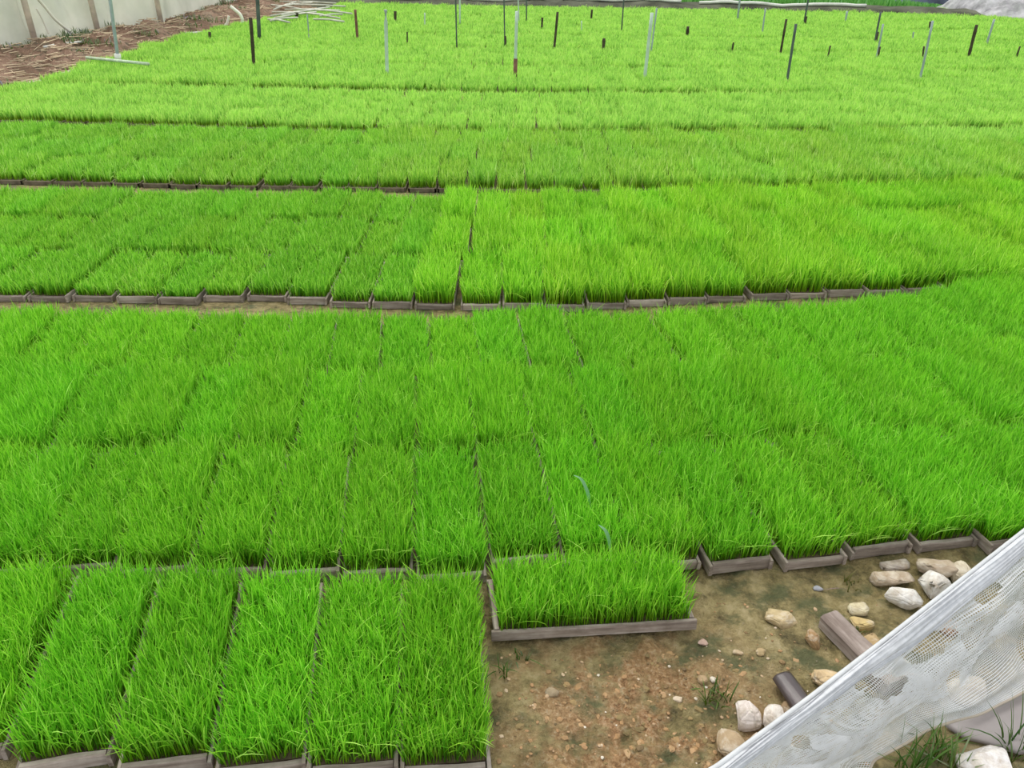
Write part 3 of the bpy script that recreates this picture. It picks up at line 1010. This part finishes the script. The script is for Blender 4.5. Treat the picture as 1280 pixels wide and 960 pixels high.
def tuft_mesh(seed, n, h, w, spread, lean):
    rng = np.random.default_rng(seed)
    V, q_, t_, al, va = blades(n, spread * 2, spread * 2, h, 0.25, w, 5, rng, lean, 0.0, 0.0)
    me = mesh_np('weed_tuft', V, [(4, q_), (3, t_)], {'along': al, 'vary': va})
    me.materials.append(M_GRASS)
    return me
TUFTS = [
    (1135, 955, 34, 0.15, 0.035, 'long-bladed weed tuft at the hanging corner of the netting', (0.13, 0.24, 0.05)),
    (1172, 935, 26, 0.12, 0.03, 'weed tuft between the netting hem and the white rock', (0.15, 0.28, 0.05)),
    (1188, 960, 26, 0.13, 0.03, 'pale weed tuft against the white rock', (0.20, 0.30, 0.09)),
    (1268, 935, 20, 0.16, 0.03, 'weed tuft on the smooth grey mud', (0.13, 0.22, 0.06)),
    (893, 868, 22, 0.06, 0.03, 'low grass tuft uphill from the white blocky stone', (0.16, 0.25, 0.06)),
    (906, 872, 18, 0.05, 0.03, 'low grass tuft touching the white blocky stone', (0.14, 0.22, 0.05)),
    (652, 818, 14, 0.035, 0.02, 'tiny green weed below the crosswise tray board', (0.12, 0.24, 0.06)),
    (628, 838, 12, 0.06, 0.02, 'sprawling weed at the side of the front tray by the soil', (0.14, 0.26, 0.06)),
    (1068, 790, 14, 0.045, 0.02, 'thin dry weed between yellow stone and timber', (0.28, 0.28, 0.10)),
    (1066, 728, 18, 0.05, 0.03, 'dry brownish weed near the heap of stones', (0.30, 0.27, 0.12)),
]
for i, (px, py, n, h, spread, lab, c) in enumerate(TUFTS):
    g = at(px, py)
    o = link('weed_tuft', tuft_mesh(300 + i, n, h, 0.005, spread, 0.6), None, None, (g.x, g.y, ground_z(g.x, g.y) - 0.003))
    o.color = (*c, 1)
    tag(o, lab, 'weed', 'weeds on the bare soil')

# two broad bluish weed leaves standing among the seedlings
M_LEAF = translucent('bluish_leaf', (0.20, 0.42, 0.20), 0.3)
for i, (pts, lab) in enumerate((([(738, 640, 0.08), (735, 618, 0.16), (727, 600, 0.21), (717, 594, 0.22)], 'broad bluish weed leaf arching out of the seedlings, the upper of two'),
                                ([(763, 698, 0.08), (762, 680, 0.16), (757, 664, 0.21), (748, 656, 0.22)], 'broad bluish weed leaf arching beside the crosswise tray, the lower of two'))):
    P = arc([at(*p) for p in pts], 6)
    bm = bmesh.new()
    prev = None
    for k, p in enumerate(P):
        t = k / (len(P) - 1)
        w = 0.008 * (0.55 + 1.1 * t - 1.6 * t ** 2.4) + 0.0006
        side = Vector((0.8, 0.5, 0.1)).normalized()
        up = Vector((0, -0.2, 1)).normalized() * w * 0.35
        cur = [bm.verts.new(p - side * w + up), bm.verts.new(p), bm.verts.new(p + side * w + up)]
        if prev:
            for a in (0, 1): bm.faces.new((prev[a], prev[a + 1], cur[a + 1], cur[a]))
        prev = cur
    tag(link('weed_leaf', bm_mesh('weed_leaf', bm, True), M_LEAF), lab, 'weed')

# ------------------------------------------------------------------ the earth bank along the far left
edge_px = [(-160, 158), (0, 119), (55, 103), (100, 88), (155, 72), (210, 52), (300, 33), (350, 24), (400, 14)]
back_px = [(-160, 100), (0, 72), (55, 64), (100, 56), (155, 46), (205, 38), (262, 16), (308, 8), (345, 3)]
edge = [at(*p) for p in edge_px]
backl = [at(*p) for p in back_px]
def bank_height(v): return 0.24 * math.sin(math.pi * min(1, max(0, v)) * 0.82) ** 1.2
def along_bank(u, v):
    k = u * (len(edge) - 1)
    i = min(int(k), len(edge) - 2)
    f = k - i
    a, b = edge[i].lerp(edge[i + 1], f), backl[i].lerp(backl[i + 1], f)
    return a.lerp(b, v)
def bank_point(u, v):
    p = along_bank(u, v)
    h = bank_height(v)
    p.z = -0.01 + h * (1 + 0.8 * noise.fractal(Vector((p.x * 1.3, p.y * 1.3, 4)), 1.0, 2.0, 4)) + 0.05 * noise.fractal(Vector((p.x * 4, p.y * 4, 7)), 0.9, 2.0, 4) * min(1, v * 5, (1.35 - v) * 5)
    return p
nu, nv = 240, 36
V = [bank_point(i / nu, -0.02 + 1.35 * j / nv) for i in range(nu + 1) for j in range(nv + 1)]
idx = np.arange((nu + 1) * (nv + 1)).reshape(nu + 1, nv + 1)
q = np.stack([idx[:-1, :-1], idx[1:, :-1], idx[1:, 1:], idx[:-1, 1:]], -1).reshape(-1, 4)
bank = link('earth_bank', mesh_np('earth_bank', np.array([v[:] for v in V]), [(4, q)], None, True), M_BERM)
tag(bank, kind='structure')

def straw():
    r = random.Random(8)
    bm = bmesh.new()
    for k in range(1100):
        u = r.random() ** 0.8
        v = r.uniform(0.0, 0.95) if r.random() < 0.75 else r.uniform(-0.02, 0.12)
        p = bank_point(u, v) + Vector((0, 0, 0.02))
        a = r.gauss(0.9, 0.7)
        L = r.uniform(0.06, 0.30) if r.random() < 0.9 else r.uniform(0.4, 0.8)
        d = Vector((math.cos(a), math.sin(a), r.uniform(-0.08, 0.15))) * L / 2
        w = r.uniform(0.004, 0.010)
        s = Vector((-math.sin(a), math.cos(a), 0)) * w
        t = Vector((0, 0, w))
        A = [bm.verts.new(p - d + x) for x in (s, t, -s, -t)]
        B = [bm.verts.new(p + d + x) for x in (s, t, -s, -t)]
        for q_ in range(4): bm.faces.new((A[q_], A[(q_ + 1) % 4], B[(q_ + 1) % 4], B[q_]))
    return bm_mesh('dry_straw', bm)
tag(link('dry_straw', straw(), M_STRAW), 'dry straw and sticks littering the reddish earth bank', 'straw', None, 'stuff')

def bank_weeds():
    rng = np.random.default_rng(5)
    r = random.Random(6)
    Vs, Q, T, A, W = [], [], [], [], []
    off = 0
    for k in range(90):
        u, v = r.random(), (r.uniform(0.84, 1.02) if r.random() < 0.8 else r.uniform(0.1, 0.8))
        p = bank_point(u, v)
        X, q_, t_, al, va = blades(30, 0.45, 0.45, r.uniform(0.05, 0.15), 0.3, 0.022, 3, rng, 0.6, 0, 0)
        X = X + np.array([p.x, p.y, p.z - 0.01])
        Vs.append(X); Q.append(q_ + off); T.append(t_ + off); A.append(al); W.append(va); off += len(X)
    me = mesh_np('bank_weeds', np.concatenate(Vs), [(4, np.concatenate(Q)), (3, np.concatenate(T))], {'along': np.concatenate(A), 'vary': np.concatenate(W)})
    me.materials.append(M_GRASS)
    o = link('bank_weeds', me)
    o.color = (0.26, 0.33, 0.17, 1)
    return o
tag(bank_weeds(), 'dull green weeds growing along the foot of the plastic screen', 'weeds', None, 'stuff')

# ------------------------------------------------------------------ the plastic screen behind the bank
scr = empty('plastic_screen', along_bank(0.2, 1.0))
scr.location.z = 0
tag(scr, 'tall milky plastic screen on posts along the top of the earth bank', 'screen')
SH = 2.3
def screen_point(u, h):
    p = along_bank(u, 1.02)
    z0 = bank_point(u, 1.02).z - 0.03
    t = (along_bank(min(1, u + .01), 1.0) - along_bank(max(0, u - .01), 1.0)).normalized()
    n_ = Vector((-t.y, t.x, 0))
    s = (p - along_bank(0, 1.0)).length
    w = 0.16 * noise.noise(Vector((s * 0.9, h * 0.5, 1))) + 0.07 * noise.noise(Vector((s * 2.8 + h * 1.2, h * 0.9, 6)))
    return Vector((p.x, p.y, z0 + h)) + n_ * w
nu, nv = 260, 26
cuts = [0.0, 0.215, 0.60, 1.0]
for c0, c1 in zip(cuts, cuts[1:]):
    bm = bmesh.new()
    m_ = int((c1 - c0) * nu)
    g = [[bm.verts.new(screen_point(c0 + (c1 - c0) * i / m_, SH * j / nv)) for j in range(nv + 1)] for i in range(m_ + 1)]
    for i in range(m_):
        for j in range(nv): bm.faces.new((g[i][j], g[i + 1][j], g[i + 1][j + 1], g[i][j + 1]))
    o = child('sheet', bm_mesh('sheet', bm, True), M_SHEET, scr)
    so = o.modifiers.new('thickness', 'SOLIDIFY')
    so.thickness = 0.004
for u in (0.06, 0.218, 0.42, 0.60, 0.80, 0.97):
    p = screen_point(u, 0)
    p += Vector((0.10, -0.06, 0))
    child('post', tube_mesh('post', [p - Vector((0, 0, 0.1)), p + Vector((0, 0, SH + 0.1))], 0.055, 10), M_POST, scr)
rail = [screen_point(i / 60, SH) + Vector((0.02, 0, 0)) for i in range(61)]
child('top_rail', tube_mesh('top_rail', rail, 0.03, 8), M_POST, scr)

def hung(pts, rad, label, mat=M_HOSE, name='hose', cat='hose'):
    o = link(name, tube_mesh(name, arc(pts, 10), rad, 8), mat)
    return tag(o, label, cat)
def on_screen(px, py, off=0.25):
    """a point just in front of the screen, at the pixel"""
    best = None
    for i in range(0, 301):
        for h in np.linspace(0, 1.6, 41):
            p = along_bank(i / 300, 0.99)
            q_ = Vector((p.x + 0.12, p.y - 0.08, bank_point(i / 300, 1.0).z + h))
            u, v = pix(q_)
            d = (u - px) ** 2 + (v - py) ** 2
            if best is None or d < best[0]: best = (d, q_)
    return best[1]
hung([on_screen(44, -6), on_screen(56, 8), on_screen(72, 26), on_screen(95, 46)], 0.026, 'pale hose hanging in a slant down the plastic screen')
hung([on_screen(46, 10), on_screen(54, 26), on_screen(60, 42)], 0.018, 'short pale cord hanging beside the slanting hose', M_HOSE, 'cord', 'cord')
def bank_at(px, py, dz=0.02):
    best = None
    for i in range(0, 201):
        for v in np.linspace(0, 1, 31):
            p = bank_point(i / 200, float(v))
            a, b = pix(p)
            d = (a - px) ** 2 + (b - py) ** 2
            if best is None or d < best[0]: best = (d, p)
    return best[1] + Vector((0, 0, dz))
b1 = bank_at(284, 36)
hung([at_depth(288, 8, b1), at_depth(300, 18, b1), at_depth(303, 27, b1), at_depth(300, 32, b1), b1], 0.04, 'pale looped hose standing up on the end of the earth bank')
b2 = bank_at(280, 36)
hung([at_depth(286, 20, b2), at_depth(284, 28, b2), at_depth(279, 36, b2)], 0.03, 'short pale hose end beside the standing loop')

# white pipes lying along the bank's foot
for (pa, pb, rad, lab) in (((-30, 124), (16, 117), 0.022, 'white pipe lying at the near foot of the earth bank'),
                           ((14, 112), (52, 103), 0.018, 'thin white pipe lying at the bank foot next along from the near one'),
                           ((56, 60), (104, 53), 0.02, 'pale pole lying along the top of the earth bank'),
                           ((76, 95), (104, 87), 0.018, 'thin pale pipe lying along the edge of the seedling beds'),
                           ((232, 44), (262, 46), 0.03, 'pale pipe lying by the dark stump at the bank')):
    a, b = bank_at(*pa, 0.015), bank_at(*pb, 0.015)
    tag(link('lying_pipe', tube_mesh('lying_pipe', [a, a.lerp(b, .5) + Vector((0, 0, .01)), b], rad, 8), M_WHITEPIPE), lab, 'pipe', 'pipes lying about the bank')
a, b = at(108, 72, 0.19), at(186, 80, 0.19)
tag(link('lying_pipe', tube_mesh('lying_pipe', [a, b], 0.024, 8), plain('pale_green_pipe', (0.55, 0.66, 0.48), 0.5, 0.3)), 'pale pipe lying across the seedlings at the foot of a tall pole', 'pipe', 'pipes lying about the bank')

# ------------------------------------------------------------------ poles and stakes among the beds
GZT = 0.14
def pole(base, topp, wpx, mat, label, name='pole', cat='pole', extra=None, reach=None):
    g = at(base[0], base[1], GZT)
    t = at_depth(topp[0], topp[1], g)
    d = (t - g)
    if topp[1] <= 0: t = g + d * (2.25 - GZT) / max(0.2, d.z) if d.z < 2.1 else t
    foot = g - d * (GZT / max(0.05, d.z))
    w = max(0.008, wpx * (g - Vector((0, 0, CAMH))).dot(FW) / FPX / 2)
    n = 7
    pts = [foot.lerp(t, k / (n - 1)) for k in range(n)]
    bend = Vector((R.uniform(-1, 1), R.uniform(-1, 1), 0)) * 0.006 * (t - foot).length
    pts = [p + bend * math.sin(math.pi * k / (n - 1)) for k, p in enumerate(pts)]
    root = empty(name, (foot.x, foot.y, 0))
    rough = name in ('stake', 'timber_post')
    rad = [w * (1 + (0.12 * R.uniform(-1, 1) if rough else 0)) for _ in pts]
    child('shaft', tube_mesh('shaft', pts, rad, 7 if rough else 10), mat, root)
    if extra == 'joint':
        q0 = foot.lerp(t, GZT / max(t.z, .2) * 1.0)
        q1 = q0 + (t - foot).normalized() * 0.12
        o = child('pipe_joint', tube_mesh('pipe_joint', [q0, q1], w * 1.9, 10), M_WHITEPIPE, root)
        o['label'] = 'white pipe joint at the foot'
    if extra == 'foot':
        q0 = foot
        q1 = foot + (t - foot).normalized() * (GZT + 0.16)
        o = child('foot_stake', tube_mesh('foot_stake', [q0 + Vector((w, 0, 0)), q1 + Vector((w, 0, 0))], w * 1.5, 7), M_STAKE, root)
        o['label'] = 'dark stake the pole is tied to'
    if extra == 'brownfoot':
        q1 = foot + (t - foot).normalized() * (GZT + 0.22)
        o = child('foot_stake', tube_mesh('foot_stake', [foot, q1], w * 1.25, 8), M_RSTAKE, root)
        o['label'] = 'brown foot of the pole'
    tag(root, label, cat, 'poles and stakes among the seedling beds')
    return root
pole((148, 77), (137, -4), 4.0, M_PIPE, 'tall blue-grey pole with white joint at its foot near the bank', extra='joint')
pole((317, 80), (313, 22), 4.6, M_STAKE, 'tall dark timber stake standing before the pale-foot hose loop', 'timber_post', 'post')
pole((324, 47), (321, -4), 4.6, M_DARKPIPE, 'tall dark grey pole standing close behind a dark timber stake')
pole((386, 47), (384, 18), 1.6, M_PIPE, 'short faint grey pole next past the lying pale pipes')
pole((447, 47), (444, 12), 3.2, M_RSTAKE, 'reddish-brown timber post among the far seedlings', 'timber_post', 'post')
pole((484, 90), (482, 12), 4.4, M_PALEPIPE, 'thick pale grey-green pipe pole, first in the near line of poles')
pole((494, 25), (494, 14), 3.4, M_STAKE, 'short thick dark stump beyond the first pale pipe pole', 'stake', 'stake')
pole((509, 53), (509, 40), 1.8, M_STAKE, 'thin dark stake a little past the first pale pipe pole', 'stake', 'stake')
pole((531, 31), (531, 16), 1.8, M_PALEPIPE, 'short pale pole between the dark stump and the double thin poles')
pole((571, 56), (570, -4), 1.9, M_DARKPIPE, 'thin dark pole with a paler one close beside it')
pole((575, 30), (575, -4), 2.2, M_PALEPIPE, 'thin pale pole close beside a thin dark one')
pole((631, 56), (630, -4), 1.7, M_DARKPIPE, 'thin dark pole behind the brown-footed pipe pole', extra='foot')
pole((644, 92), (646, 14), 4.0, M_PALEPIPE, 'pale pipe pole with a brown foot in the near line', extra='brownfoot')
pole((649, 27), (648, -4), 1.6, M_PALEPIPE, 'thin pale pole far behind the brown-footed pipe pole')
pole((658, 26), (658, -4), 1.8, M_DARKPIPE, 'thin far pole just past the brown-footed pipe pole')
pole((677, 36), (678, 22), 2.6, M_STAKE, 'small dark stump just past the brown-footed pole', 'stake', 'stake')
pole((693, 57), (697, 15), 3.2, M_STAKE, 'dark leaning timber post past the brown-footed pole', 'timber_post', 'post')
pole((727, 38), (727, 26), 1.4, M_PALEPIPE, 'very faint short pole past the dark leaning post')
pole((739, 23), (740, 12), 2.4, M_STAKE, 'small dark stump close to the far bund', 'stake', 'stake')
pole((754, 61), (755, 48), 4.2, M_STAKE, 'stubby thick dark stump alone in the middle of the far seedlings', 'stake', 'stake')
pole((777, 38), (780, -4), 1.7, M_DARKPIPE, 'thin dark pole beyond the stubby thick stump')
pole((814, 63), (821, 10), 2.2, M_PIPE, 'thin grey pole leaning beside a paler thick pipe')
pole((806, 95), (815, 16), 4.2, M_PALEPIPE, 'thick pale leaning pipe pole at the centre of the near line')
pole((859, 43), (860, 33), 4.0, M_STAKE, 'small dark stump with a weedy top, beyond the pale leaning pipe', 'stake', 'stake')
pole((915, 63), (917, 53), 2.2, M_STAKE, 'short thin dark stake alone in the seedlings', 'stake', 'stake')
pole((922, 23), (925, -4), 2.4, M_PIPE, 'grey pole standing at the far bund')
pole((953, 40), (957, 10), 1.9, M_PIPE, 'slender grey pole in front of the far bund')
pole((976, 65), (983, 24), 2.8, M_STAKE, 'slim dark leaning timber post behind the taller leaning pipe', 'timber_post', 'post')
pole((984, 100), (995, 30), 3.2, M_DARKPIPE, 'tall leaning dark pipe pole with pale upper end')
pole((1005, 29), (1011, -4), 2.2, M_DARKPIPE, 'pole with a thick dark foot at the far bund', extra='foot')
pole((1035, 70), (1038, 57), 2.0, M_STAKE, 'short thin leaning stake past the tall dark leaning pipe', 'stake', 'stake')
pole((1057, 26), (1059, 14), 2.4, M_PIPE, 'short grey pole at the far bund')
pole((1094, 50), (1101, 15), 2.3, M_DARKPIPE, 'dark leaning pole, the farther of a close pair', extra='foot')
pole((1096, 70), (1104, 30), 2.3, M_PIPE, 'grey leaning pole tied to a stump, the nearer of a close pair', extra='foot')
pole((1141, 48), (1142, 40), 1.8, M_PIPE, 'faint short stake past the close pair of poles', 'stake', 'stake')
pole((1150, 98), (1166, 26), 2.8, M_PIPE, 'tall leaning grey pole, last of the near line')
pole((1153, 71), (1155, 58), 2.2, M_STAKE, 'small dark stake behind the last tall leaning pole', 'stake', 'stake')
pole((1162, 36), (1163, 27), 2.6, M_STAKE, 'small dark stump near the top of the last tall leaning pole', 'stake', 'stake')
pole((1211, 70), (1221, 31), 3.8, M_STAKE, 'thick dark leaning timber post by the grey rubble heap', 'timber_post', 'post')
pole((1234, 53), (1243, 24), 2.6, M_PIPE, 'grey leaning pole in front of the grey rubble heap')
pole((1271, 70), (1275, 58), 2.2, M_STAKE, 'short leaning dark stake in front of the leaning grey pole by the rubble', 'stake', 'stake')
pole((371, 22), (371, 16), 4.0, M_STAKE, 'pair-like dark stump among the lying pale pipes', 'stake', 'stake')
pole((262, 47), (262, 40), 3.2, M_STAKE, 'small dark stump at the edge of the earth bank', 'stake', 'stake')
pole((406, 11), (406, 7), 3.2, M_STAKE, 'tiny dark stump at the start of the far bund', 'stake', 'stake')

# pale pipes lying on the ground at the far corner
LYING = [((342, 23), (395, 15)), ((352, 19), (412, 9)), ((356, 12), (425, 13)), ((360, 6), (432, 8)), ((342, 12), (372, 2)), ((385, 12), (440, 17)), ((392, 24), (430, 27)), ((338, 26), (372, 22)), ((338, 20), (398, 12)), ((340, 15), (404, 18)), ((345, 9), (392, 3)), ((338, 6), (380, 12)), ((350, 2), (420, 4)), ((378, 16), (425, 23)), ((400, 20), (428, 18)), ((335, 24), (362, 28))]
for i, (pa, pb) in enumerate(LYING):
    a, b = at(*pa, 0.20), at(*pb, 0.20)
    o = link('bamboo_pole', tube_mesh('bamboo_pole', [a, a.lerp(b, 0.5) + Vector((0, 0, 0.02)), b], 0.022, 8), M_BAMBOO)
    tag(o, 'pale pole lying in the loose pile at the far corner of the beds', 'pole', 'pale poles lying at the far corner')

# ------------------------------------------------------------------ the far bund, the field beyond it, the heap at the corner
bf = [at(340, 8), at(430, 11), at(640, 15), at(850, 18), at(1080, 22), at(1290, 31)]
bb = [at(340, -2), at(430, 1), at(640, 5), at(850, 11), at(1080, 15), at(1290, 20)]
def bund_point(u, v):
    k = u * (len(bf) - 1)
    i = min(int(k), len(bf) - 2)
    p = bf[i].lerp(bf[i + 1], k - i).lerp(bb[i].lerp(bb[i + 1], k - i), v)
    p.z = -0.02 + 0.30 * math.sin(math.pi * v) ** 0.8 * (1 + 0.25 * noise.fractal(Vector((p.x * 0.7, p.y * 0.7, 1)), 0.9, 2, 4))
    return p
nu, nv = 200, 14
V = [bund_point(i / nu, j / nv)[:] for i in range(nu + 1) for j in range(nv + 1)]
idx = np.arange((nu + 1) * (nv + 1)).reshape(nu + 1, nv + 1)
q = np.stack([idx[:-1, :-1], idx[1:, :-1], idx[1:, 1:], idx[:-1, 1:]], -1).reshape(-1, 4)
tag(link('earth_bund', mesh_np('earth_bund', np.array(V), [(4, q)], None, True), M_BUND), kind='structure')
for i, (u0, u1, v, lab) in enumerate(((0.02, 0.22, 0.35, 'pale pipe along the far bund behind the lying poles'), (0.24, 0.44, 0.3, 'pale pipe along the far bund behind the near pale pole line'),
                                      (0.46, 0.60, 0.4, 'pale pipe along the middle of the far bund'), (0.62, 0.80, 0.35, 'pale pipe along the far bund short of the rubble heap'))):
    P = [bund_point(lerp(u0, u1, k / 16), v) + Vector((0, 0, 0.05)) for k in range(17)]
    tag(link('bund_pipe', tube_mesh('bund_pipe', P, 0.045, 8), M_WHITEPIPE), lab, 'pipe', 'pipes laid along the far bund')

def beyond_field():
    rng = np.random.default_rng(17)
    Vs, T, A, W = [], [], [], []
    n = 60000
    u = rng.random(n); d = rng.random(n)
    x0 = np.interp(u, [0, 1], [-2, 30]); 
    yb = np.interp(x0, [p.x for p in bb], [p.y for p in bb]) + 0.6
    y = yb + d * 24
    far = np.clip((x0 - 12.5) / 2.0, 0, 1)
    y = yb + d * (24 - 22.6 * far)
    h = (0.32 - 0.20 * far) * rng.uniform(0.7, 1.3, n)
    a = rng.uniform(0, 6.28, n)
    w = 0.05
    P = np.stack([np.stack([x0 - w * np.cos(a), y - w * np.sin(a), 0 * h], -1), np.stack([x0 + w * np.cos(a), y + w * np.sin(a), 0 * h], -1),
                  np.stack([x0 + 0.08 * np.sin(a * 3), y + 0.08 * np.cos(a * 5), h], -1)], 1)
    t = np.arange(3 * n).reshape(n, 3)
    me = mesh_np('far_paddy', P.reshape(-1, 3), [(3, t)], {'along': np.tile([0.3, 0.3, 1.0], n), 'vary': np.repeat(rng.random(n) * 0.9, 3)})
    me.materials.append(M_GRASS)
    o = link('far_paddy', me)
    o.color = (0.20, 0.50, 0.11, 1)
    return o
tag(beyond_field(), 'deeper green rice growing in the paddy beyond the far bund', 'rice', None, 'stuff')

def heap(name, pa, pb, depth, hgt, seed, amp, mat, label, cat):
    a, b = at(*pa), at(*pb)
    bm = bmesh.new()
    n, m = 60, 26
    g = []
    for i in range(n + 1):
        row = []
        for j in range(m + 1):
            u, v = i / n, j / m
            p = a.lerp(b, u) + Vector((0, depth * v, 0))
            e = (math.sin(math.pi * u) ** 0.5) * (math.sin(math.pi * v) ** 0.6)
            z = -0.02 + e * hgt * (1 + amp * noise.fractal(Vector((p.x * 0.9 + seed, p.y * 0.9, 2)), 0.8, 2.1, 5)) + e * amp * 0.25 * abs(noise.noise(Vector((p.x * 2.3, p.y * 2.3, seed))))
            row.append(bm.verts.new((p.x, p.y, z)))
        g.append(row)
    for i in range(n):
        for j in range(m): bm.faces.new((g[i][j], g[i + 1][j], g[i + 1][j + 1], g[i][j + 1]))
    return tag(link(name, bm_mesh(name, bm), mat), label, cat)
heap('rubble_heap', (1236, 28), (1360, 34), 4.0, 0.75, 3, 0.7, M_RUBBLE, 'pale grey rubble heap at the far corner beyond the bund', 'heap')
heap('tarpaulin', (1110, 9), (1330, 14), 5.0, 1.3, 9, 0.6, M_TARP, 'dark blue-grey crumpled tarpaulin lying beyond the far paddy', 'tarpaulin')
